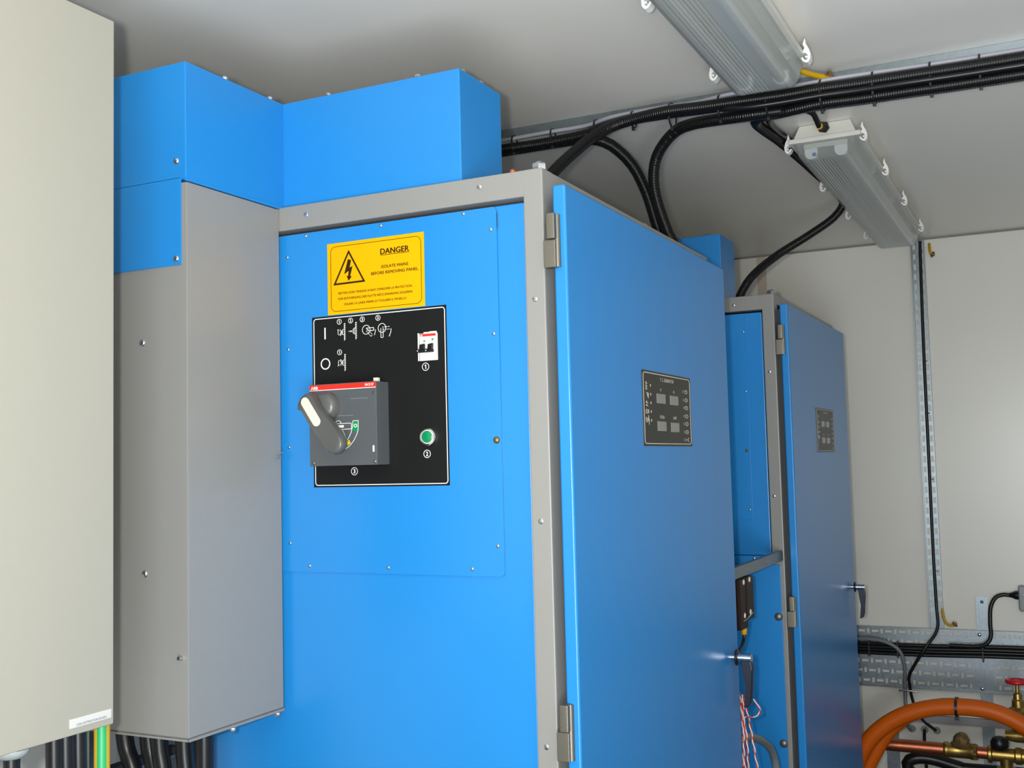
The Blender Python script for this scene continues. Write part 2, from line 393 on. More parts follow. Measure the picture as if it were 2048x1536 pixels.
    k.text('o', .611, .615, -.4655, -.4595, .02); k.text('8', .622, .627, -.4660, -.4595, .02); k.path([(.646, -.4585), (.635, -.4627), (.646, -.4668)], .0014)
    a = .377
    for v_ in (-.3515, -.3575, -.3630): k.poly([(a - .007, v_), (a + .001, v_ + .003), (a + .001, v_ - .001)]); k.line((a - .004, v_ - .002), (a + .007, v_ - .001), .001)
    k.line((a - .002, -.371), (a + .012, -.372), .001); k.line((a + .004, -.371), (a + .006, -.379), .0013); k.poly([(a + .009, -.372), (a + .0125, -.372), (a + .0105, -.3825)])
    for v_ in (-.3895, -.3955): k.poly([(a - .007, v_), (a, v_ + .0028), (a + .001, v_)]); k.line((a - .004, v_ - .001), (a + .008, v_ - .002), .0014)
    k.rrect(a - .006, a + .004, -.4125, -.4040, .001, .0010); k.line((a + .004, -.408), (a + .010, -.408), .001); k.line((a + .010, -.404), (a + .010, -.412), .001)
    k.arc((a + .008, -.4235), .016, 150, 235, .001, 8, ry=.009); k.line((a + .008, -.416), (a + .010, -.430), .0012); k.poly([(a + .009, -.423), (a + .0125, -.423), (a + .0105, -.4345)]); k.ring((a + .002, -.4245), .004, .0008, 10)
    for v_ in (-.3556, -.3735, -.3907, -.4080, -.4255): k.rect(.4008, .4034, v_ - .0025, v_ + .0025, mi=0)
    obj('plate_marking', k, CREAMMARK, door)
    for u, v_ in ((.4385, -.380), (.5235, -.3805), (.4388, -.4362), (.5245, -.4372)):
        q = D(fn); q.rect(u, u + .0545, v_ - .0098, v_ + .0098, n=.0018, t=.0012); obj('display_window', q, LCD, door)
        # bright right-hand edge of the window bezel
    return r, door

cabA, doorA = cabinet(0.0, 'large blue and grey switchgear cabinet with yellow danger sign, nearest the camera', True)
cabB, doorB = cabinet(1.7063, 'far blue and grey switchgear cabinet standing behind the near one, towards rear wall', False)
tag(cabA, cabA['label'], 'electrical cabinet'); tag(cabB, cabB['label'], 'electrical cabinet')

# grey latch tab at the cover's left edge
# --- danger sign
fs = FY(.0138 - .0032)
p = D(fs); p.rect(-.4548, -.2428, -.2175, -.0822, n=.0008, t=.0008)
sg = obj('danger_sign', p, YEL, cabA); part_label(sg, 'yellow warning sign with lightning triangle')
k = D(fs, .0012)
k.rrect(-.4475, -.2488, -.2120, -.0886, .011, .0009)
k.text('DANGER', -.3362, -.2738, -.1140, -.1037, .032); k.line((-.3362, -.1155), (-.2738, -.1155), .0010)
k.text('ISOLATE MAINS', -.3343, -.2762, -.1398, -.1343, .024); k.text('BEFORE REMOVING PANEL.', -.3568, -.2541, -.1508, -.1453, .024)
k.text("METTRE HORS TENSION AVANT D'ENLEVER LA PROTECTION.", -.4307, -.2683, -.1803, -.1760, .018)
k.text('VOR ENTFURNUNG DER PLATTE NETZ SPANNUNG ISOLIEREN.', -.4318, -.2674, -.1908, -.1866, .018)
k.text('SOLARE LA LINEA PRIMA DI TOGLIERE IL PANELLO.', -.4178, -.2804, -.2016, -.1975, .018)
A_, B_, C_ = Vector((-.4063, -.0977)), Vector((-.3699, -.1613)), Vector((-.4416, -.1621)); cc = (A_ + B_ + C_) / 3
sc = .84
a_, b_, c_ = [cc + (q - cc) * sc for q in (A_, B_, C_)]
for (p0, p1, q0, q1) in ((A_, B_, a_, b_), (B_, C_, b_, c_), (C_, A_, c_, a_)): k.poly([tuple(p0), tuple(p1), tuple(q1), tuple(q0)])
k.poly([(-.408, -.1153), (-.401, -.1175), (-.4046, -.1318), (-.3978, -.1290), (-.4035, -.1475), (-.4000, -.1486), (-.4073, -.1562), (-.4114, -.1462), (-.4080, -.1471), (-.4067, -.1376), (-.4168, -.1430)])
obj('sign_lettering', k, INK, sg)
# --- black control plate
p = D(fs); p.rect(-.4920, -.1995, -.5398, -.2190, n=.0008, t=.0008)
cp = obj('control_plate', p, PLATE, cabA); part_label(cp, 'black control plate with white outline and symbols')
k = D(fs, .0012); k.rrect(-.4885, -.2020, -.5368, -.2222, .006, .0015)
k.line((-.4622, -.2405), (-.4622, -.2622), .0028); k.ring((-.4620, -.3088), .0108, .0022)
def circ(c, t, r=.0052, w=.0008):
    k.ring(c, r, w); hw = .0017; s_ = r / .0052
    if t == '1':
        k.line((c[0] + .0003 * s_, c[1] - .0029 * s_), (c[0] + .0003 * s_, c[1] + .0029 * s_), .0011 * s_); k.line((c[0] - .0013 * s_, c[1] + .0013 * s_), (c[0] + .0003 * s_, c[1] + .0025 * s_), .0009 * s_)
    else: k.text(t, c[0] - hw * s_, c[0] + hw * s_, c[1] - .0028 * s_, c[1] + .0028 * s_, .03)
for c, t in (((-.4296, -.2315), '1'), ((-.4041, -.2313), '2'), ((-.3780, -.2312), '3'), ((-.3436, -.2311), '3'), ((-.4297, -.2889), '1')): circ(c, t)
for c, t in (((-.2440, -.3273), '1'), ((-.2443, -.4832), '2'), ((-.4003, -.5112), '3')): circ(c, t, .0073, .0010)
def wallmark(u, v0, v1):
    k.line((u, v0), (u, v1), .0009); n = 9
    for i in range(n):
        v = v0 + (v1 - v0) * (i + .5) / n; k.line((u, v), (u + .0024, v + .0018), .0011)
wallmark(-.4183, -.2677, -.2354); wallmark(-.3928, -.2673, -.2352); wallmark(-.4183, -.3247, -.2933)
def toggle(c, up):
    u, v = c   # rocker switch symbol against the wall line
    k.path([(u + .0105, v + .0052), (u + .0080, v + .0045), (u + .0075, v - .0045), (u + .0105, v - .0052)], .0008)
    sgn = 1 if up else -1
    k.path([(u + .0085, v + .0006 * sgn), (u + .0030, v - .0062 * sgn), (u + .0012, v - .0044 * sgn), (u + .0064, v + .0024 * sgn)], .0009)
    k.dash((u + .0080, v), (u + .0016, v + .0060 * sgn), .0008, 3); k.dash((u + .0064, v - .0014 * sgn), (u + .0002, v + .0042 * sgn), .0008, 3)
    k.arc((u + .008, v), .0110, 150, 210, .0008, 8)
    k.poly([(u - .0030, v + .0062 * sgn), (u - .0010, v + .0036 * sgn), (u - .0036, v + .0034 * sgn)])
toggle((-.4300, -.2515), True); toggle((-.4300, -.3090), False)
k.line((-.4088, -.2512), (-.4035, -.2512), .0009); k.poly([(-.4040, -.2495), (-.4006, -.2513), (-.4040, -.2531)])
k.path([(-.3928, -.2455), (-.3962, -.2460), (-.3990, -.2490), (-.3990, -.2540), (-.3962, -.2568), (-.3928, -.2572)], .0009); k.path([(-.3962, -.2460), (-.3962, -.2568)], .0007)
k.ring((-.3697, -.2511), .0088, .0009); k.path([(-.3697, -.2482), (-.3533, -.2482), (-.3533, -.2534), (-.3650, -.2534), (-.3697, -.2482)], .0010)
k.dash((-.3697, -.2530), (-.3590, -.2645), .0010, 4); k.dash((-.3662, -.2505), (-.3562, -.2610), .0010, 4); k.dash((-.3590, -.2645), (-.3562, -.2610), .0010, 2)
k.arc((-.3697, -.2530), .0205, -28, 2, .0009, 8); k.poly([(-.3506, -.2540), (-.3494, -.2515), (-.3483, -.2542)])
k.ring((-.3351, -.2505), .0088, .0009); k.path([(-.3376, -.2508), (-.3376, -.2678), (-.3327, -.2678), (-.3327, -.2508)], .0009)
k.dash((-.3345, -.2488), (-.3177, -.2488), .0010, 4); k.dash((-.3335, -.2534), (-.3177, -.2534), .0010, 4)
k.arc((-.3330, -.2545), .0178, -42, 6, .0009, 9); k.poly([(-.3192, -.2642), (-.3206, -.2672), (-.3175, -.2660)])
obj('plate_symbols', k, WHITE, cp)
# --- moulded case breaker with rotary handle
yf = -.030
b = B(); b.box(-.4712, -.3238, yf, .0113, -.5003, -.3505, .0012)
br = obj('rotary_breaker', b, BRK, cabA); part_label(br, 'dark grey breaker housing with red strip')
k = D(FY(yf)); k.rect(-.4700, -.3243, -.3608, -.3520, n=.0007, t=.0007); obj('red_strip', k, RED, br)
k = D(FY(yf), .0011); k.rect(-.4698, -.3243, -.3622, -.3610, n=.0007); k.text('ABB', -.4662, -.4504, -.3597, -.3545, .035); k.text('SACE S7', -.3472, -.3287, -.3580, -.3540, .02)
k.rrect(-.4160, -.3774, -.4350, -.4236, .0022, .0009, n=.0005); k.rfill(-.4125, -.3945, -.4316, -.4270, .0022, n=.0005); k.arc((-.4062, -.4246), .0065, 10, 170, .0009, 10)
AO = [(-.3631, -.4199), (-.3634, -.4367), (-.3668, -.4455), (-.3732, -.4558), (-.3824, -.4652), (-.3915, -.4702)]; AI = [(-.3744, -.4199), (-.3755, -.4302), (-.3784, -.4399), (-.3830, -.4487), (-.3877, -.4553), (-.3968, -.4625)]
k.path(AO, .0009, n=.0007); k.path(AI[:5], .0009, n=.0007); k.line(AO[0], AI[0], .0009, n=.0007); k.ring((-.3690, -.4290), .0034, .0013, n=.0011)
k.line((-.3964, -.4370), (-.3885, -.4530), .0008); k.line((-.3964, -.4370), (-.4037, -.4375), .0008)
obj('breaker_marking', k, WHITE, br)
k = D(FY(yf), .0011); k.rfill(-.3325, -.3290, -.4770, -.4655, .0008); obj('indicator_window', k, WHITE, br)
k = D(FY(yf), .0005); k.poly([(-.3631, -.4199), (-.3634, -.4367), (-.3645, -.4400), (-.3755, -.4380), (-.3755, -.4302), (-.3744, -.4199)]); obj('green_field', k, GREEN, br)
k = D(FY(yf), .0005); k.poly([(-.3830, -.4650), (-.3880, -.4680), (-.3900, -.4640), (-.3850, -.4600)]); obj('green_field', k, GREEN, br)
k = D(FY(yf), .0007); k.poly([(-.3830, -.4540), (-.3880, -.4570), (-.3870, -.4640), (-.3800, -.4610)]); obj('amber_field', k, AMBER, br)
k = D(FY(yf), .0003); k.line((-.3791, -.3798), (-.3415, -.3798), .0005); obj('moulded_line', k, GLAND, br)
k = D(FY(yf), .0003); k.line((-.4160, -.4099), (-.3742, -.4099), .0005); obj('moulded_line', k, GLAND, br)
k = D(FY(yf), .0003); k.rect(-.3322, -.3300, -.3740, -.3682); obj('small_slot', k, RUBBER, br)
for x in (-.4627, -.3286):
    b = B(); b.dome((x, yf, -.4941), (0, -1, 0), .0034, .002); obj('screw', b, PEWT, br)
b = B(); b.box(-.3366, -.3270, -.020, -.012, -.3510, -.3435, .001); obj('lock_tab', b, INLAY, br)
# hub and grip
b = B(); b.lathe((-.4285, yf, -.3925), (0, -1, 0), [(0, .0265), (.010, .0262), (.016, .0240), (.0205, .0185), (.022, .008)], 32)
hb = obj('handle_hub', b, HND, br)
G = [(-.4665, -.3954), (-.4651, -.3857), (-.4598, -.3762), (-.4495, -.3692), (-.4376, -.3676), (-.4318, -.3754), (-.4215, -.3937), (-.4037, -.4123), (-.3861, -.4322), (-.3722, -.4503), (-.367, -.4592), (-.3689, -.4694), (-.3762, -.478), (-.3869, -.4809), (-.3958, -.4782), (-.4046, -.4684), (-.4259, -.4441), (-.4438, -.4211), (-.4528, -.4073), (-.4591, -.3988)]
gc = Vector((sum(p[0] for p in G) / len(G), sum(p[1] for p in G) / len(G)))
b = B(); rr = []
for y, s_ in ((-.050, .84), (-.054, .93), (-.060, .985), (-.068, .995), (-.073, .975), (-.0755, .915)):
    rr.append([(gc.x + (u - gc.x) * s_, y, gc.y + (v - gc.y) * s_) for u, v in G])
b.rings(rr)
obj('rotary_grip', b, HND, br, ang=50)
k = D(FY(-.0755), .0008); i0, i1, rad = Vector((-.4462, -.3850)), Vector((-.4218, -.4205)), .0088
dd = (i1 - i0).normalized(); ang0 = math.atan2(dd.y, dd.x); P = []
for i in range(13): t = ang0 + math.pi / 2 + math.pi * i / 12; P.append((i0.x + rad * math.cos(t), i0.y + rad * math.sin(t)))
for i in range(13): t = ang0 - math.pi / 2 + math.pi * i / 12; P.append((i1.x + rad * math.cos(t), i1.y + rad * math.sin(t)))
k.poly(P, t=.001); obj('pale_grip_inlay', k, INLAY, br)
# --- miniature circuit breaker
b = B(); b.box(-.2545, -.2180, .0075, .0113, -.3168, -.2675, .0010); b.box(-.2574, -.2558, .0065, .0113, -.3165, -.2665)
b.box(-.2510, -.2185, .0040, .0075, -.2890, -.2690, .0008); b.box(-.2525, -.2185, .0050, .0075, -.3160, -.3020, .0008)
b.box(-.2455, -.2350, .0070, .011, -.2680, -.2655); b.box(-.2335, -.2195, .0070, .011, -.2680, -.2648)
mc = obj('miniature_breaker', b, WPL, cabA); part_label(mc, 'white two pole miniature circuit breaker')
k = D(FY(.0040), .0006); k.rect(-.2510, -.2185, -.2736, -.2692); obj('red_strip', k, RED, mc)
k = D(FY(.0040), .0010); k.text('ABB', -.2500, -.2455, -.2731, -.2708, .02); obj('breaker_logo', k, WHITE, mc)
k = D(FY(.0040), .0005); k.text('S272', -.2440, -.2405, -.2790, -.2765, .0); k.text('K 16', -.2355, -.2320, -.2790, -.2765, .0); k.text('400', -.2355, -.2320, -.2820, -.2800, .0); obj('breaker_print', k, MGREY, mc)
k = D(FY(.0040), .0005); k.rect(-.2440, -.2405, -.2835, -.2805); obj('green_print', k, GREEN, mc)
k = D(FY(.0040), .0005); k.rect(-.2270, -.2232, -.2815, -.2782); obj('green_print', k, GREEN, mc)
b = B()
for xa in (-.2500, -.2330):
    b.prism([(xa, -.0005, -.2880), (xa + .0095, -.0005, -.2865), (xa + .0085, -.0030, -.2930), (xa + .0095, -.0030, -.3015), (xa - .0008, -.0030, -.3015), (xa + .0012, -.0030, -.2930)], (0, .006, 0), bev=.0006)
b.box(-.2530, -.2225, -.0050, .0050, -.3030, -.2965, .002)
obj('toggle', b, BLACK, mc)
for xc in (-.2515, -.2345):
    b = B(); b.dome((xc, -.0050, -.2998), (0, -1, 0), .0012, .0005); obj('toggle_pin', b, INLAY, mc)
# --- push button
b = B(); b.lathe((-.2395, .0105, -.4530), (0, -1, 0), [(0, .0172), (.004, .0172), (.0075, .0155), (.0080, .0130), (.0060, .0122)], 32)
pb = obj('push_button', b, CHROME, cabA); part_label(pb, 'green push button with chrome bezel')
b = B(); b.lathe((-.2395, .0065, -.4530), (0, -1, 0), [(0, .0128), (.0035, .0125), (.0038, .0106)], 32); obj('button_ring', b, INLAY, pb)
b = B(); b.lathe((-.2395, .0060, -.4530), (0, -1, 0), [(0, .0108), (.0048, .0106), (.0056, .0095)], 32); obj('button_cap', b, GRNBTN, pb)

# ------------------------------------------------------------------ cable trunking with blue hood
t = thing('cable_trunking', 'tall grey cable trunking with blue hood, left side of near cabinet', 'trunking', (-.71, -.13, -.957))
b = B(); b.box(-.855, -.5590, -.2529, -.0008, -.9480, -.0045, .002); obj('grey_duct', b, GREY, t)
b = B(); b.box(-.855, -.5590, -.2500, -.0008, -.9500, -.9485); b.box(-.5600, -.5565, -.2540, -.0008, -.9535, -.9495, .0008); b.box(-.855, -.557, -.2540, -.2515, -.9535, -.9495, .0008); obj('bottom_lid', b, GREY, t)
b = B(); b.box(-.855, -.5580, -.2560, .1780, -.0005, .2080, .003); b.box(-.5600, -.1640, .0133, .1780, .0005, .2080, .003); b.box(-.855, -.5700, -.2560, -.2531, -.1490, .004, .0008)
b.box(-.562, -.5572, -.2560, .0120, -.0035, .004, .0015)
obj('blue_hood', b, BLUE, t)
for x, z in ((-.579, .033), (-.580, -.138)): part_label(screw(t, (x, -.2560, z), (0, -1, 0), .0062, .004, 'hood_screw'), 'silver screw on hood')
for x, z in ((-.661, -.278), (-.656, -.678)): screw(t, (x, -.2530, z), (0, -1, 0), .0066, .004, 'duct_screw')
b = B(); b.cyl((-.573, -.253, -.817), (-.573, -.262, -.815), .0032, 10); obj('duct_rivet', b, STEEL, t)
for c in ((-.566, -.017), (-.566, -.146)): b = B(); b.hexa((c[0], c[1], .208), (0, 0, 1), .0062, .006); obj('hood_bolt', b, STEEL, t)
for c in ((-.455, .020), (-.255, .020), (-.172, .040), (-.172, .110)): b = B(); b.hexa((c[0], c[1], .208), (0, 0, 1), .0055, .005); obj('hood_bolt', b, STEEL, t)
for y in (-.020, -.144): b = B(); b.hexa((-.5585, y, -.9535), (0, 0, -1), .0055, .007); obj('lid_bolt', b, STEEL, t)
b = B(); b.box(-.5588, -.5560, -.020, -.004, -.4840, -.4770, .0008); b.box(-.5575, -.5540, -.008, -.002, -.4740, -.4715); obj('edge_latch', b, MGREY, t)
t2 = thing('cable_trunking', 'blue hood standing on top of the far cabinet', 'trunking', (-.4, 1.80, 0))
b = B(); b.box(-.70, -.1640, 1.7200, 1.8850, .0005, .2080, .003); obj('blue_hood', b, BLUE, t2)
for c in ((-.30, 1.728), (-.21, 1.728)): b = B(); b.hexa((c[0], c[1], .208), (0, 0, 1), .006, .006); obj('hood_bolt', b, STEEL, t2)

# ------------------------------------------------------------------ low busbar unit between the cabinets
u = thing('link_rail', 'grey steel rail linking the two cabinets, brown insulator block below it', 'rail', (-.01, 1.35, -.819))
b = B(); b.box(-.020, -.002, .992, 1.696, -.8190, -.7885, .0015); obj('grey_rail', b, RAILM, u)
for y in (1.28, 1.50): b = B(); b.dome((-.002, y, -.803), (1, 0, 0), .003, .0015); obj('screw', b, STEEL, u)
b = B(); b.box(-.020, -.008, 1.16, 1.28, -.822, -.8195, .0005); obj('mounting_strip', b, RAILM, u)
b = B(); b.box(-.25, -.104, 1.60, 1.6980, -.846, -.832, .001); part_label(obj('busbar_end', b, COPPER, cabB), 'dull copper busbar end')
b = B(); b.box(-.75, -.0125, 1.6985, 1.7058, -H + .03, -.832, .0015); lp = obj('lower_blue_panel', b, BLUE, cabB)
for x, z in ((-.024, -.988), (-.024, -1.365)): b = B(); b.dome((x, 1.6985, z), (0, -1, 0), .0125, .007); obj('panel_bolt', b, PEWT, cabB)
b = B(); b.box(-.008, .008, 1.155, 1.285, -.932, -.821, .001); b.box(-.008, .006, 1.155, 1.225, -.950, -.930, .001); b.box(.008, .010, 1.210, 1.214, -.93, -.822)
ib = obj('brown_insulator_block', b, BROWN, u)
for y, z in ((1.185, -.829), (1.245, -.828), (1.185, -.915), (1.245, -.913)): b = B(); b.dome((.008, y, z), (1, 0, 0), .0075, .003); obj('white_fixing', b, INLAY, ib)
b = B(); b.tube([(.009, 1.175, -.927), (.010, 1.21, -.924), (.009, 1.265, -.917)], .0016, 6); obj('link_wire', b, STEEL, ib)
b = B(); b.lathe((.000, 1.200, -.950), (0, 0, -1), [(0, .008), (.004, .009), (.016, .007)], 12); obj('yellow_gland', b, EYEL, ib)
b = B(); b.tube([(.000, 1.200, -.964), (.000, 1.196, -.978), (.000, 1.175, -.992), (.000, 1.14, -1.0)], .0045, 8); obj('black_lead', b, BLACK, ib)

# twisted red and white wires hanging by the near door's handle
def twisted(pts, label):
    P = resample(spline(pts, .004), .0025); w = thing('twisted_wire', label, 'wire', (P[0].x, P[0].y, P[0].z), 'twisted red and white wires by the door handle')
    for ph, m, nm in ((0, STR_R, 'red_strand'), (math.pi, STR_W, 'white_strand')):
        Q = [p + Vector((math.cos(i * .42 + ph), math.sin(i * .42 + ph), 0)) * .0015 for i, p in enumerate(P)]
        b = B(); b.tube(Q, .0015, 6, smooth=False); obj(nm, b, m, w)
ww = [([(.030, 1.02, -1.078), (.034, 1.02, -1.12), (.036, 1.02, -1.20), (.030, 1.02, -1.30), (.034, 1.02, -1.45)], 'twisted wire hanging leftmost, close to the door edge'),
      ([(.038, 1.024, -1.085), (.036, 1.02, -1.12), (.045, 1.02, -1.19), (.046, 1.02, -1.28), (.058, 1.02, -1.42)], 'twisted wire hanging straight down middle of the wire bundle'),
      ([(.036, 1.03, -1.085), (.046, 1.03, -1.13), (.056, 1.03, -1.19), (.066, 1.03, -1.26), (.085, 1.03, -1.36)], 'twisted wire splaying out rightmost from the wire bundle'),
      ([(.040, 1.015, -1.09), (.040, 1.015, -1.15), (.038, 1.015, -1.24), (.050, 1.015, -1.42)], 'twisted wire hanging in front of its neighbours in bundle'),
      ([(.066, 1.02, -1.092), (.074, 1.02, -1.106), (.080, 1.02, -1.118), (.074, 1.02, -1.130), (.058, 1.02, -1.136), (.040, 1.02, -1.138), (.032, 1.02, -1.150)], 'twisted wire looping out below the chrome lever')]
for p, l in ww: twisted(p, l)
b = B(); b.tube([(.004, 1.10, -1.215), (.006, 1.194, -1.228), (.006, 1.321, -1.268), (.006, 1.416, -1.314), (.006, 1.462, -1.37), (.006, 1.470, -1.46), (.006, 1.45, -1.75)], .0105, 12)
tag(obj('flexible_conduit', b, MGREY), 'grey flexible conduit curving down over the blue side panel', 'conduit')

# ------------------------------------------------------------------ distribution board on the left wall
t = thing('distribution_board', 'large beige wall-mounted distribution board at the left edge', 'electrical panel', (-.66, -1.0, -.862))
b = B(); b.box(-.8360, -.4900, -1.55, -.5060, -.8600, .1720, .003); obj('back_box', b, BEIGE, t)
b = B(); b.box(-.4890, -.4739, -1.552, -.4972, -.8630, .1745, .0025); obj('front_door', b, BEIGE, t)
k = D(lambda a, v, n: (-.4739 + n, a, v)); k.rect(-.577, -.503, -.8525, -.8400, n=.0008, t=.0008); lb = obj('name_label', k, LABEL, t)
k = D(lambda a, v, n: (-.4739 + n, a, v), .0011); k.text('1250A DISTRIBUTION BOARD', -.566, -.512, -.8510, -.8477, .012); obj('label_lettering', k, MGREY, lb)
b = B(); b.lathe((-.496, -.652, -.863), (0, 0, -1), [(0, .0225), (.003, .0225), (.007, .0205), (.011, .0160), (.012, .0135)], 24); obj('cable_gland', b, GLAND, t)
b = B(); b.tube([(-.496, -.652, -.868), (-.496, -.652, -.95), (-.499, -.65, -1.3)], .0105, 14); tag(obj('power_cable', b, BLACK), 'thick black cable hanging from grey gland at bottom left corner', 'cable')
names = ['leftmost', 'second from left', 'middle', 'fourth from left', 'rightmost']
for i, (x, y) in enumerate(((-.494, -.585), (-.512, -.570), (-.492, -.567), (-.512, -.548), (-.492, -.545))):
    b = B(); b.tube([(x, y, -.859), (x, y + .002, -.93), (x, y + .010, -1.05), (x, y + .02, -1.4)], .0115, 12)
    tag(obj('power_cable', b, BLACK), names[i] + ' black cable of the bunch leaving the beige board', 'cable', 'black cables under the beige board')
# green and yellow earth cable
b = B(); b.tube([(-.497, -.4975, -.862), (-.497, -.4975, -.96), (-.497, -.4975, -1.15), (-.497, -.4975, -1.5)], .0112, 40, smooth=False)
for f in b.bm.faces:   # lengthwise stripes: broad green between two narrow yellow ones
    c = f.calc_center_median(); a = math.degrees(math.atan2(c.y + .4975, c.x + .497)) + 46.0
    a = abs((a + 180) % 360 - 180); f.material_index = 1 if (a < 33 or a > 120) else 0
EC = tag(obj('earth_cable', b, [EYEL, EGRN]), 'thick green and yellow striped earth cable below the beige board', 'cable')
# cables below the grey duct
lab = ['black cable below grey duct, nearest the green and yellow cable', 'second black cable from the green and yellow one, below grey duct', 'middle black cable of the five below the grey duct', 'fourth black cable below the duct, next to blue gap', 'black cable below duct at right, in front of the blue cabinet']
for i, (x, y) in enumerate(((-.790, -.165), (-.748, -.150), (-.708, -.165), (-.664, -.150), (-.6175, -.150))):
    s_ = .030 * (1 - i / 4.0)
    b = B(); b.tube([(x - s_ * .2, y, -.952), (x, y, -1.0), (x + s_ * .9, y, -1.09), (x + s_ * 1.5, y, -1.4)], .0158, 14)
    tag(obj('power_cable', b, BLACK), lab[i], 'cable', 'black cables below the grey duct')
b = B(); b.tube([(-.690, -.105, -.954), (-.688, -.105, -1.02), (-.680, -.105, -1.12), (-.675, -.105, -1.4)], .0150, 14); tag(obj('power_cable', b, BLACK), 'black cable half hidden behind the front row below the duct', 'cable')
# strut and bracket on the left wall
b = B(); b.box(-.850, -.828, -.215, -.180, -H, -.9540, .001); tag(obj('upright_strut', b, GALV), 'galvanised strut standing under the grey duct, behind the green and yellow cable', 'strut')
b = B(); b.box(-.8800, -.8370, -.580, -.540, -H, ZC, .001); tag(obj('upright_strut', b, GALV), 'floor to ceiling strut carrying the right side of beige board', 'strut')
b = B(); b.box(-.8800, -.8370, -1.50, -1.46, -H, ZC, .001); tag(obj('upright_strut', b, GALV), 'galvanised floor to ceiling strut carrying the far left side of beige board', 'strut')
b = B(); b.box(-.8375, -.815, -.30, .00, -1.055, -1.040, .001); tag(obj('support_bracket', b, RUBBER), 'dark horizontal bracket bar crossing behind green and yellow cable', 'bracket')
b = B(); b.cyl((-.600, -.434, -.936), (-.600, -.434, -1.02), .0035, 6); b.hexa((-.600, -.434, -.955), (0, 0, -1), .006, .006); b.box(-.607, -.593, -.44, -.428, -1.02, -.975, .001)
tag(obj('earth_stud', b, BRASS), 'small brass threaded stud left of the green and yellow cable', 'stud')

# ------------------------------------------------------------------ ceiling strut, conduits, ties
b = B(); b.box(-.85, 1.95, 1.092, 1.128, .4260, ZC, .001)
tag(obj('ceiling_strut', b, GALV), 'long galvanised strut fixed across the ceiling above the black conduits', 'strut')
CL = [(-.84, 1.045, .375), (-.60, 1.040, .375), (-.46, 1.042, .374), (-.33, 1.030, .376), (-.22, 1.000, .378), (-.10, .992, .377), (0, 1.0, .376), (.10, 1.004, .375), (.20, 1.016, .376), (.29, 1.026, .380), (.38, 1.032, .379), (.48, 1.030, .377), (.60, 1.034, .376), (.75, 1.034, .375), (1.1, 1.036, .375), (1.6, 1.036, .375), (1.9, 1.036, .375)]
def follow(x0, dy, dz, extra=0.0):
    return [(x, y + dy, z + dz) for x, y, z in CL if x >= x0]
R_ = .0150
def conduit(pts, label, r=R_):
    b = B(); b.tube(pts, r, 12, step=.02, rib=.0013, pitch=.0056); return tag(obj('corrugated_conduit', b, CONDUIT, ang=75), label, 'conduit', 'black corrugated conduits under the ceiling')
conduit([(x, y + .008, z + (.004 if x < -.3 else .010)) for x, y, z in CL], 'black conduit running the whole length of the ceiling strut from the blue hood')
conduit([(-.345, .60, .001), (-.335, .66, .11), (-.310, .75, .205), (-.290, .84, .275), (-.272, .93, .335), (-.225, .985, .375)] + follow(-.11, -.020, .006), 'black conduit rising diagonally from near cabinet roof to the bundle')
conduit([(-.84, 1.082, .384), (-.60, 1.080, .384), (-.46, 1.079, .384), (-.38, 1.078, .382), (-.33, 1.084, .376), (-.289, 1.105, .358), (-.251, 1.155, .312), (-.230, 1.205, .245), (-.214, 1.232, .164), (-.200, 1.240, .100), (-.192, 1.245, .03), (-.19, 1.25, -.2), (-.19, 1.25, -1.0)], 'left of two black conduits looping down behind the near cabinet', .0162)
conduit([(-.150, 1.225, -1.0), (-.150, 1.225, -.2), (-.155, 1.222, .06), (-.172, 1.214, .120), (-.192, 1.195, .20), (-.194, 1.170, .262), (-.172, 1.140, .320), (-.113, 1.100, .362), (-.045, 1.062, .368)] + follow(.09, .020, -.020), 'right of two black conduits looping down behind the near cabinet', .0162)
conduit([(-.215, 2.02, .001), (-.200, 2.05, .04), (-.160, 2.09, .120), (-.090, 2.19, .205), (.010, 2.25, .275), (.095, 2.28, .335), (.133, 2.27, .385), (.120, 2.20, .425), (.096, 2.08, .432), (.088, 1.80, .428), (.080, 1.53, .420), (.074, 1.34, .408), (.082, 1.22, .396), (.130, 1.10, .372), (.19, 1.035, .352)] + follow(.25, -.004, -.026), 'black conduit bending off along the far light fixture, down to far cabinet')
b = B(); b.tube([(.130, 2.315, .420), (.118, 2.20, .436), (.108, 1.95, .436), (.100, 1.60, .432), (.096, 1.36, .418), (.120, 1.22, .400), (.18, 1.09, .385), (.26, 1.055, .372)], .0085, 10)
tag(obj('power_cable', b, BLACK), 'thinner black cable beside the conduit along the far light fixture', 'cable')
for k_, (x0, dy, dz, l) in enumerate(((.06, -.030, -.014, 'thin black cable along lower front of ceiling bundle, nearest camera'),)):
    b = B(); b.tube([(x0 - .10, 1.010, .386), (x0 - .05, 1.004, .381)] + follow(x0, dy, dz), .0075, 10, step=.03); tag(obj('power_cable', b, BLACK), l, 'cable')
b = B(); b.tube([(-.84, 1.05, .405), (-.60, 1.045, .404), (-.46, 1.040, .404), (-.343, 1.046, .406), (-.25, 1.022, .410), (-.115, 1.012, .409), (-.02, 1.016, .408), (.089, 1.000, .409), (.183, 1.030, .410), (.261, 1.020, .409), (.356, 1.026, .411), (.47, 1.030, .409), (.583, 1.034, .408), (.742, 1.038, .408), (1.2, 1.04, .408), (1.9, 1.04, .408)], .0055, 10)
tag(obj('pale_cable', b, LGREY), 'thin pale grey cable tied on top of the black conduit bundle', 'cable')
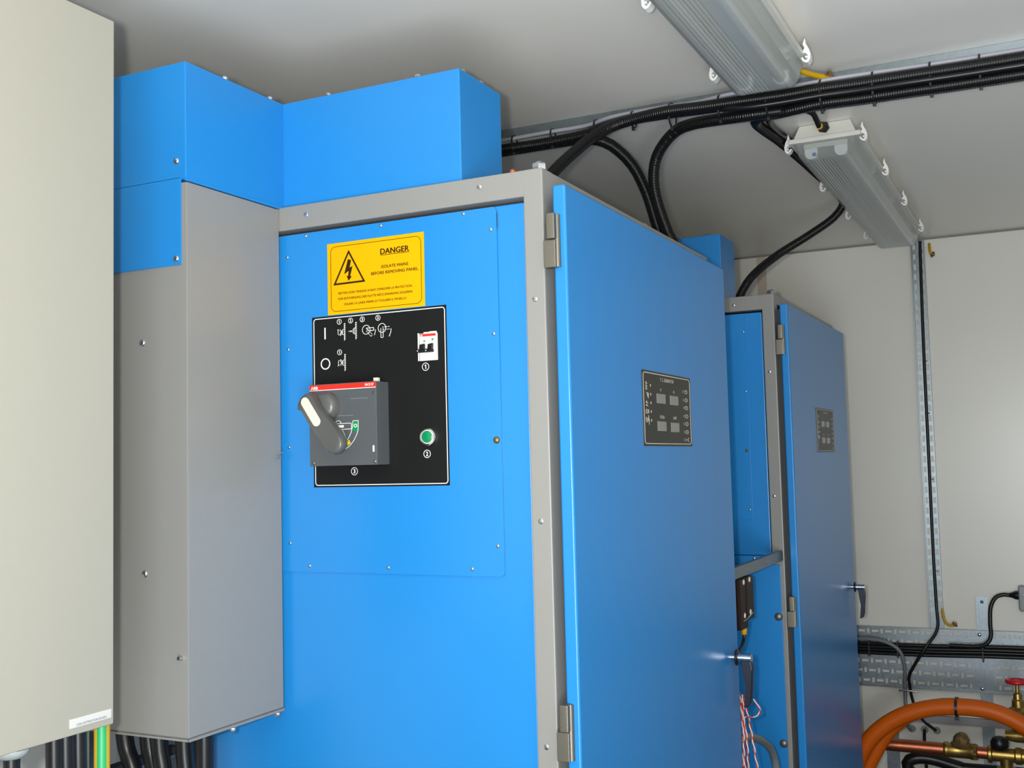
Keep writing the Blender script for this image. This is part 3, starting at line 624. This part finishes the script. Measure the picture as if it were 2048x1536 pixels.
def tie(c, R, label, w=.0045):
    b = B(); n = 24; rr = []
    for i in range(n):
        a = 2 * math.pi * i / n; ca, sa = math.cos(a), math.sin(a)
        rr.append([(c[0] + dx, c[1] + (R[0] + dr) * ca, c[2] + (R[1] + dr) * sa) for dx, dr in ((-w / 2, 0), (w / 2, 0), (w / 2, .0016), (-w / 2, .0016))])
    b.rings(rr, False, closed=True)
    b.box(c[0] - .004, c[0] + .004, c[1] - R[0] * .2 - .004, c[1] - R[0] * .2 + .004, c[2] - R[1] - .009, c[2] - R[1] + .001, .001)
    tag(obj('cable_tie', b, TIE), label, 'cable tie', 'black cable ties round the ceiling bundle')
ords = ['first', 'second', 'third', 'fourth', 'fifth', 'sixth', 'seventh', 'eighth', 'ninth', 'tenth', 'eleventh']
for i, (x, y) in enumerate([(-.559, 1.047), (-.440, 1.046), (-.302, 1.020), (-.191, 1.004), (-.083, .996), (.044, 1.002), (.163, 1.008), (.292, 1.020), (.413, 1.028), (.542, 1.030), (.649, 1.034)]):
    R = (.0175, .0225) if i < 2 else ((.021, .021) if i < 4 else ((.032, .032) if i < 6 else (.036, .038)))
    tie((x, y + (.004 if i < 2 else .010), .391 if i < 2 else (.390 if i < 4 else .381 - (.005 if i > 5 else 0))), R, ords[i] + ' cable tie from the blue hood, round the ceiling conduits')
# earth bonding lead at the strut
def bond(pts, r, label, lug):
    g = thing('earth_bond_lead', label, 'earth lead', pts[0])
    b = B(); b.tube(pts, r, 10); obj('yellow_sleeve', b, EYEL, g)
    b = B(); p = pts[-1]; b.cyl(p, Vector(p) + Vector(lug), r * 1.3, 10); b.torus(Vector(p) + Vector(lug) * 1.6, lug, r * 1.7, r * .7, 12, 6); b.ball(Vector(p) + Vector(lug) * 2.1, r * 1.3); obj('brass_lug', b, BRASS, g); return g
bond([(.215, .905, .442), (.232, .935, .436), (.250, .975, .430), (.275, 1.005, .424), (.300, 1.030, .420)], .0072, 'yellow earth lead with brass end between near light and ceiling strut', (.006, .003, -.0003))
b = B(); b.cyl((.200, .90, .44), (.205, .955, .412), .004, 8); b.hexa((.205, .955, .412), (.1, 1, -.5), .007, .008); tag(obj('eye_bolt', b, STEEL), 'bright steel bolt under the end of the near light fixture', 'bolt')

# ------------------------------------------------------------------ light fixtures
def fixture(ys, ye, xc, label, clips_r, clips_l, gland):
    f = thing('light_fixture', label, 'light fixture', (xc, (ys + ye) / 2, .345), 'sealed batten light fixtures')
    b = B()   # housing: trapezoid channel and flange
    b.prism([(xc - .072, ys + .012, ZC - .0005), (xc + .072, ys + .012, ZC - .0005), (xc + .088, ys, .409), (xc - .088, ys, .409)], (0, ye - ys - .012, 0), bev=.003)
    b.box(xc - .101, xc + .101, ys - .006, ye + .006, .3955, .4095, .003)
    obj('housing', b, FIXW, f)
    b = B(); b.box(xc - .062, xc + .062, ys + .012, ye - .012, .380, .3945, .002); obj('gear_tray', b, FIXW, f)
    for dx in (-.042, .042):
        b = B(); b.cyl((xc + dx, ys + .045, .366), (xc + dx, ye - .045, .366), .0128, 16); obj('fluorescent_tube', b, TUBE, f)
        for yy in (ys + .030, ye - .030):
            b = B(); P = [(xc + dx - .018, .3955)] + [(xc + dx + .018 * math.cos(math.pi + math.pi * i / 10), .366 + .0165 * math.sin(math.pi + math.pi * i / 10)) for i in range(11)] + [(xc + dx + .018, .3955)]
            b.prism([(x, yy - .014, z) for x, z in P], (0, .018, 0), bev=.001); lh = obj('lamp_holder', b, WPL, f)
            if gland and dx < 0 and yy < ys + .1:
                k = D(lambda u_, v_, n: (u_, yy - .014 - n, v_)); k.disc((xc + dx + .009, .362), .006, n=.0006); obj('blue_dot', k, BLUEDOT, lh)
    # clear cover with fine lengthwise ribs
    prof = []
    nr = 12
    def pr(scx, top, dep):
        P = [(.090, top), (.086, top - .10 * dep), (.079, top - .62 * dep), (.070, top - .88 * dep), (.058, top - dep)]
        L = []
        for i in range(nr * 2 + 1):
            x = .050 - .100 * i / (nr * 2); L.append((x, top - dep + (.0011 if i % 2 and i > 7 else 0)))
        M = [(-x, z) for x, z in P[::-1]]
        return [(xc + x * scx, z) for x, z in P + L + M]
    top, dep = .3958, .052; rr = []
    for y, sx, d in ((ys + .002, .93, .15), (ys + .004, .955, .72), (ys + .012, .98, .93), (ys + .026, 1, 1), (ye - .035, 1, 1), (ye - .016, .985, .93), (ye - .004, .95, .70), (ye - .001, .92, .15)):
        rr.append([(x, y, z) for x, z in pr(sx, top, dep * d)])
    b.bm = b.bm if False else b.bm
    cv = B(); cv.rings(rr, False)
    for ring in (0, -1): pass
    cv.bm.verts.ensure_lookup_table(); n = len(rr[0]); cv.bm.faces.new([cv.bm.verts[i] for i in range(n)][::-1]); cv.bm.faces.new([cv.bm.verts[(len(rr) - 1) * n + i] for i in range(n)])
    obj('clear_cover', cv, COVER, f, ang=8)
    # hook clips
    for side, ys_ in ((1, clips_r), (-1, clips_l)):
        for y in ys_:
            x0 = xc + side * .101
            P = [(0, .4035), (.004, .4105), (.000, .4190), (.005, .4330), (.007, .4190), (.013, .4080), (.0165, .3950), (.0155, .3830), (.0100, .3760), (.0035, .3765), (-.002, .3815), (-.005, .3880), (-.0015, .3900), (.002, .3845), (.006, .3815), (.0095, .3850), (.0100, .3930), (.006, .3985), (0, .3990)]
            b = B(); b.prism([(x0 + side * (a + .0005), y - .011, z) for a, z in P], (0, .022, 0))
            b.tube([(x0 + side * .0075, y - .011, .3890), (x0 + side * .0075, y + .011, .3890)], .0030, 6)
            obj('hook_clip', b, WPL, f)
    if gland:
        b = B(); b.hexa((xc + .002, ys - .006, .4300), (-.15, -1, -.1), .0165, .016); b.lathe((xc, ys - .020, .4295), (-.25, -1, -.15), [(0, .013), (.014, .010)], 14); obj('cable_gland', b, BLACK, f)
        b = B(); b.lathe((xc - .004, ys - .034, .4270), (-.25, -1, -.15), [(0, .0085), (.002, .0095), (.010, .0085)], 14); obj('gland_ring', b, AMBER, f)
    return f
fixture(-.72, .862, .196, 'near light fixture with clear ribbed cover, cut by the top edge', (-.26, .29, .79), (-.20, .33, .80), False)
fixture(1.492, 3.085, .212, 'far light fixture with clear ribbed cover, ending near rear wall', (1.50, 1.94, 2.42, 2.95), (1.52, 2.05, 2.55, 2.98), True)
b = B(); b.tube([(.206, 1.450, .426), (.212, 1.38, .424), (.216, 1.30, .420), (.205, 1.20, .405), (.20, 1.10, .385), (.24, 1.05, .372)], .0075, 10, rib=.0008, pitch=.004)
tag(obj('power_cable', b, BLACK), 'short black lead entering the gland of the far light fixture', 'cable')

# ------------------------------------------------------------------ rear wall services
def perforated(x0, x1, z0, z1, holes, y, t=.002):
    xs = sorted(set([x0, x1] + [h[0] for h in holes] + [h[1] for h in holes])); zs = sorted(set([z0, z1] + [h[2] for h in holes] + [h[3] for h in holes]))
    b = B(); V = {}
    def v(i, j):
        if (i, j) not in V: V[(i, j)] = b.bm.verts.new((xs[i], y, zs[j]))
        return V[(i, j)]
    HH = [h for h in holes]
    for i in range(len(xs) - 1):
        cx = (xs[i] + xs[i + 1]) / 2; hs = [h for h in HH if h[0] < cx < h[1]]
        for j in range(len(zs) - 1):
            cz = (zs[j] + zs[j + 1]) / 2
            if any(h[2] < cz < h[3] for h in hs): continue
            b.bm.faces.new((v(i, j), v(i + 1, j), v(i + 1, j + 1), v(i, j + 1)))
    r = bmesh.ops.extrude_face_region(b.bm, geom=list(b.bm.faces)); bmesh.ops.translate(b.bm, verts=[g for g in r['geom'] if isinstance(g, bmesh.types.BMVert)], vec=(0, t, 0))
    return b
ZT, ZB = -1.270, -1.520
holes = []; pitch = .0575
def row(z, ph):
    x = -.60 + ph
    while x < 1.90:
        if not (.385 < x < .455): holes.append((x, x + .029, z - .0055, z + .0055)); 
        if not (.385 < x + .037 < .455): holes.append((x + .0375, x + .0475, z - .0110, z + .0110))
        x += pitch
row(-1.289, .0); row(-1.329, .028); row(-1.420, .010); row(-1.462, .038); row(-1.505, .012)
yT = 3.478
g = thing('cable_tray', 'wide perforated galvanised cable tray along the rear wall', 'cable tray', (.65, yT, ZB))
b = perforated(-.70, 1.95, ZB - .006, ZT, holes, yT); b.box(-.70, 1.95, yT - .012, yT + .002, ZB - .010, ZB - .0062); b.box(-.70, 1.95, yT - .012, yT + .002, ZT + .0002, ZT + .003)
obj('perforated_plate', b, GALV, g)
for c in ((.418, ZT - .016), (.418, ZB + .006)): b = B(); b.dome((c[0], yT, c[1]), (0, -1, 0), .008, .004); obj('tray_bolt', b, STEEL, g)
# vertical perforated channel
holes = []
z = -1.22
while z < .40:
    for xa in (.2285, .2605): holes.append((xa, xa + .010, z, z + .026))
    z += .045
g = thing('cable_channel', 'tall vertical galvanised channel on rear wall under far light', 'cable channel', (.25, 3.46, -1.25))
b = perforated(.2225, .2775, -1.262, .440, holes, 3.482); b.box(.2215, .2245, 3.462, 3.488, -1.262, .440); b.box(.2755, .2785, 3.462, 3.488, -1.262, .440); obj('perforated_channel', b, GALV, g)
for z in (-.10, -.33, -.62, -1.02): b = B(); b.dome((.262, 3.482, z), (0, -1, 0), .004, .003); obj('channel_screw', b, STEEL, g)
b = B(); b.tube([(.262, 3.470, .435), (.260, 3.470, .345), (.254, 3.470, -.054), (.252, 3.470, -.492), (.250, 3.470, -.925), (.252, 3.465, -1.16), (.252, 3.450, -1.267), (.200, 3.420, -1.347), (.133, 3.435, -1.459), (.127, 3.45, -1.506), (.137, 3.46, -1.584), (.172, 3.465, -1.660), (.224, 3.476, -1.704)], .0066, 10, step=.02)
tag(obj('power_cable', b, BLACK), 'black cable running down vertical channel then across the tray to wall', 'cable')
b = B(); b.tube([(-.45, 3.42, -1.318), (-.11, 3.42, -1.318), (-.024, 3.42, -1.316), (.046, 3.42, -1.328), (.097, 3.422, -1.363), (.112, 3.435, -1.430), (.108, 3.45, -1.516), (.108, 3.44, -1.618), (.109, 3.465, -1.690), (.124, 3.476, -1.709)], .0080, 10, step=.02)
tag(obj('grey_cable', b, MGREY), 'grey cable bending down over the tray to a wall gland', 'cable')
b = B(); b.tube([(.177, 3.476, -1.705), (.178, 3.450, -1.712), (.180, 3.42, -1.74), (.182, 3.41, -1.80), (.19, 3.41, -2.0)], .0068, 10)
tag(obj('power_cable', b, BLACK), 'short black cable dropping behind the copper pipe from wall gland', 'cable')
for i, (x, l) in enumerate(((.124, 'grey cable gland ring on rear wall, left of three'), (.176, 'middle grey cable gland ring on rear wall'), (.226, 'grey cable gland ring on rear wall, right of three'))):
    b = B(); b.torus((x, 3.486, -1.706), (0, 1, 0), .0125, .0035, 18, 6); b.cyl((x, 3.481, -1.706), (x, 3.489, -1.706), .0125, 18); tag(obj('wall_gland', b, GLAND), l, 'cable gland', 'cable glands on the rear wall')
tl = ['top', 'second', 'third', 'bottom']
for i, (dz, yy, r) in enumerate(((-1.3420, 3.460, .0080), (-1.3540, 3.445, .0080), (-1.3680, 3.460, .0085), (-1.3800, 3.444, .0080))):
    b = B(); b.tube([(-.66, yy, dz - .005), (-.1, yy, dz), (.2, yy - .003, dz + .002), (.5, yy, dz + .010), (.9, yy + .002, dz + .012), (1.9, yy, dz + .012)], r, 10, step=.04)
    tag(obj('power_cable', b, BLACK), tl[i] + ' of the black cables laid along the rear cable tray', 'cable', 'black cables on the rear tray')
for x, l in ((-.035, 'left'), (.085, 'second from left'), (.43, 'right')):
    b = B(); b.box(x - .003, x + .003, 3.434, 3.4775, -1.395, -1.326, .001); b.dome((x, 3.434, -1.345), (0, -1, 0), .004, .002); tag(obj('tray_clip', b, TIE), l + ' black clip holding cables on the rear tray', 'cable clip')
# upright struts, rail
def strut(x0, x1, z0, z1, y, label):
    b = B(); b.box(x0, x1, y + .004, y + .0062, z0, z1); b.box(x0, x0 + .003, y, y + .004, z0, z1); b.box(x1 - .003, x1, y, y + .004, z0, z1)
    b.box(x0, x0 + .011, y - .002, y + .0005, z0, z1); b.box(x1 - .011, x1, y - .002, y + .0005, z0, z1)
    return b
b = strut(.409, .458, -H + .001, -1.125, 3.4832, ''); b.dome((.434, 3.4868, -1.148), (0, -1, 0), .007, .006)
tag(obj('wall_strut', b, GALV), 'upright galvanised strut behind the tray, left of grey socket box', 'strut')
b = strut(.014, .068, -H + .001, -1.69, 3.4832, ''); tag(obj('wall_strut', b, GALV), 'upright galvanised strut rising behind the copper pipe near far cabinet', 'strut')
b = B(); b.box(.10, 1.9, 3.464, 3.489, -1.672, -1.640, .002); tag(obj('grey_rail', b, RAILP), 'horizontal grey rail on rear wall below the orange hose', 'rail')
b = B(); b.cyl((.085, 3.425, -1.530), (.160, 3.425, -1.533), .0045, 10); b.hexa((.085, 3.425, -1.530), (1, 0, 0), .008, .009); tag(obj('steel_pin', b, CHROME), 'short bright steel pin under the lower edge of the tray', 'pin')
# socket box and its lead
s = thing('socket_box', 'grey metal socket box on rear wall at the right edge', 'socket box', (.64, 3.47, -1.18))
b = B(); b.box(.580, .705, 3.440, 3.489, -1.178, -1.072, .008); obj('socket_body', b, RAILP if False else GLAND, s)
b = B(); b.dome((.598, 3.440, -1.110), (0, -1, 0), .004, .002); obj('screw', b, STEEL, s)
b = B(); b.box(.612, .62, 3.438, 3.4405, -1.150, -1.130); b.box(.655, .663, 3.438, 3.4405, -1.150, -1.130); obj('socket_slot', b, RUBBER, s)
b = B(); b.lathe((.580, 3.465, -1.113), (-1, 0, 0), [(0, .018), (.012, .018), (.024, .012), (.036, .009)], 14); obj('cable_gland', b, BLACK, s)
b = B(); b.tube([(.548, 3.465, -1.114), (.520, 3.462, -1.112), (.490, 3.458, -1.125), (.470, 3.452, -1.165), (.465, 3.445, -1.230), (.466, 3.436, -1.280), (.450, 3.430, -1.312), (.41, 3.432, -1.328), (.30, 3.436, -1.330)], .0085, 10)
tag(obj('power_cable', b, BLACK), 'black lead curving from the grey socket box down to tray', 'cable')
bond([(.300, 3.470, .42), (.302, 3.460, .39), (.306, 3.460, .372)], .006, 'yellow earth lead at ceiling beside the far light fixture', (.004, .002, -.002))
bond([(.276, 3.455, -1.178), (.279, 3.452, -1.205), (.286, 3.450, -1.232), (.300, 3.448, -1.246), (.320, 3.448, -1.246)], .0058, 'yellow earth lead with brass end beside foot of vertical channel', (.003, 0, .003))

# ------------------------------------------------------------------ hoses, pipework
b = B(); b.tube([(-.30, 2.86, -2.05), (-.10, 2.86, -1.90), (-.035, 2.85, -1.776), (-.008, 2.85, -1.700), (.048, 2.85, -1.606), (.142, 2.85, -1.527), (.254, 2.85, -1.480), (.370, 2.85, -1.464), (.483, 2.85, -1.470), (.575, 2.85, -1.505), (.66, 2.85, -1.565), (.80, 2.85, -1.72), (.92, 2.86, -2.0)], .0315, 18, step=.03)
hs = tag(obj('orange_hose', b, ORANGE), 'thick orange hose arching in front of the rear wall', 'hose')
b = B(); b.tube([(-.24, 2.918, -2.07), (-.06, 2.918, -1.93), (-.005, 2.918, -1.80), (.040, 2.918, -1.70), (.100, 2.918, -1.60), (.180, 2.915, -1.525), (.28, 2.914, -1.482), (.38, 2.914, -1.472), (.48, 2.914, -1.480), (.58, 2.915, -1.530), (.67, 2.918, -1.61), (.80, 2.918, -1.80), (.88, 2.918, -2.05)], .0280, 18, step=.03)
tag(obj('orange_hose', b, ORANGE), 'second orange hose lying just behind the thick arching one', 'hose')
b = B(); n = 24; rr = []
for i in range(n):
    a = 2 * math.pi * i / n; rr.append([(.366 + dx, 2.862 + (.052 + dr) * math.cos(a), -1.466 + (.0335 + dr) * math.sin(a)) for dx, dr in ((-.005, 0), (.005, 0), (.005, .002), (-.005, .002))])
b.rings(rr, False, closed=True); b.box(.360, .373, 2.82, 2.83, -1.508, -1.496, .001); tag(obj('cable_tie', b, TIE), 'black cable tie strapped round the orange hose', 'cable tie')
yp = 3.02; zp = -1.668
b = B(); b.cyl((-.75, yp, zp + .004), (.345, yp, zp), .0245, 24); tag(obj('copper_pipe', b, COPPER), 'long horizontal copper pipe running in from behind the far cabinet', 'pipe')
v = thing('brass_strainer', 'brass strainer body with domed cap on the copper pipe', 'pipe fitting', (.37, yp, zp))
b = B()
b.lathe((.296, yp, zp), (1, 0, 0), [(0, .028), (.006, .031), (.016, .031), (.020, .028), (.095, .028), (.10, .031), (.118, .031), (.122, .027)], 24); obj('body', b, BRASS, v)
b = B(); b.lathe((.360, yp - .002, zp + .018), (.1, -.1, 1), [(0, .036), (.012, .037), (.016, .031), (.032, .030), (.046, .021), (.054, .010)], 8); obj('cap', b, BRONZE, v)
b = B(); b.hexa((.404, yp, zp), (1, 0, 0), .034, .016); obj('union_nut', b, BRASS, v)
b = B(); b.cyl((.418, yp, zp), (.465, yp, zp - .001), .0225, 20); tag(obj('copper_pipe', b, COPPER), 'short copper pipe stub between the two brass fittings', 'pipe')
v = thing('brass_tee', 'brass tee fitting with black capped top at lower right', 'pipe fitting', (.52, yp, zp))
b = B(); b.lathe((.455, yp, zp - .002), (1, 0, 0), [(0, .030), (.004, .034), (.014, .034), (.018, .026), (.095, .026), (.10, .032), (.118, .032), (.122, .028), (.30, .028)], 20); b.lathe((.520, yp, zp), (0, 0, -1), [(0, .024), (.045, .022), (.05, .036), (.068, .036), (.072, .026), (.30, .026)], 16); obj('body', b, BRASS, v)
b = B(); b.lathe((.500, yp - .01, zp + .022), (0, 0, 1), [(0, .026), (.010, .033), (.026, .034), (.042, .026), (.048, .012)], 10); obj('black_cap', b, BLACK, v)
v = thing('gate_valve', 'brass gate valve with red handwheel at the right edge', 'valve', (.571, 3.05, -1.58))
b = B(); b.lathe((.571, 3.05, -1.585), (0, 0, 1), [(0, .026), (.045, .026), (.055, .038), (.085, .038), (.095, .024), (.12, .022), (.125, .017), (.145, .015), (.15, .008), (.19, .006)], 12); b.lathe((.52, 3.05, -1.600), (1, 0, 0), [(0, .020), (.04, .026), (.07, .026), (.09, .034), (.12, .034), (.124, .024), (.3, .024)], 16); obj('body', b, BRASS, v)
b = B(); b.torus((.571, 3.05, -1.394), (0, 0, 1), .034, .0085, 28, 10); b.lathe((.571, 3.05, -1.404), (0, 0, 1), [(0, .012), (.012, .013), (.016, .010)], 12)
for k_ in range(4): a = math.pi / 4 + k_ * math.pi / 2; b.cyl((.571, 3.05, -1.396), (.571 + .032 * math.cos(a), 3.05 + .032 * math.sin(a), -1.394), .005, 8)
obj('red_handwheel', b, VRED, v)
b = B(); b.tube([(.35, 3.12, -1.760), (.24, 3.12, -1.735), (.175, 3.11, -1.735), (.145, 3.11, -1.760), (.165, 3.11, -1.800), (.26, 3.12, -1.815), (.40, 3.12, -1.83)], .024, 14); tag(obj('black_hose', b, BLACK), 'thick black hose looping just beneath the copper pipe', 'hose')
b = B(); b.cyl((.28, 3.14, -1.765), (1.9, 3.14, -1.745), .020, 16); tag(obj('black_pipe', b, BLACK), 'straight black pipe low down behind the brass tee', 'pipe')
# copper stub on the roof of the near cabinet
b = B(); b.cyl((-.105, .10, .0008), (-.105, .10, .030), .0085, 12); b.dome((-.105, .10, .030), (0, 0, 1), .0085, .004); tag(obj('copper_stub', b, COPPER), 'small copper stub standing on near cabinet roof beside blue hood', 'stud')
b = B(); b.box(-.176, -.166, 1.86, 1.872, .0008, .075, .001); tag(obj('brass_post', b, BRASS), 'slim brass post on far cabinet roof beside its blue hood', 'stud')
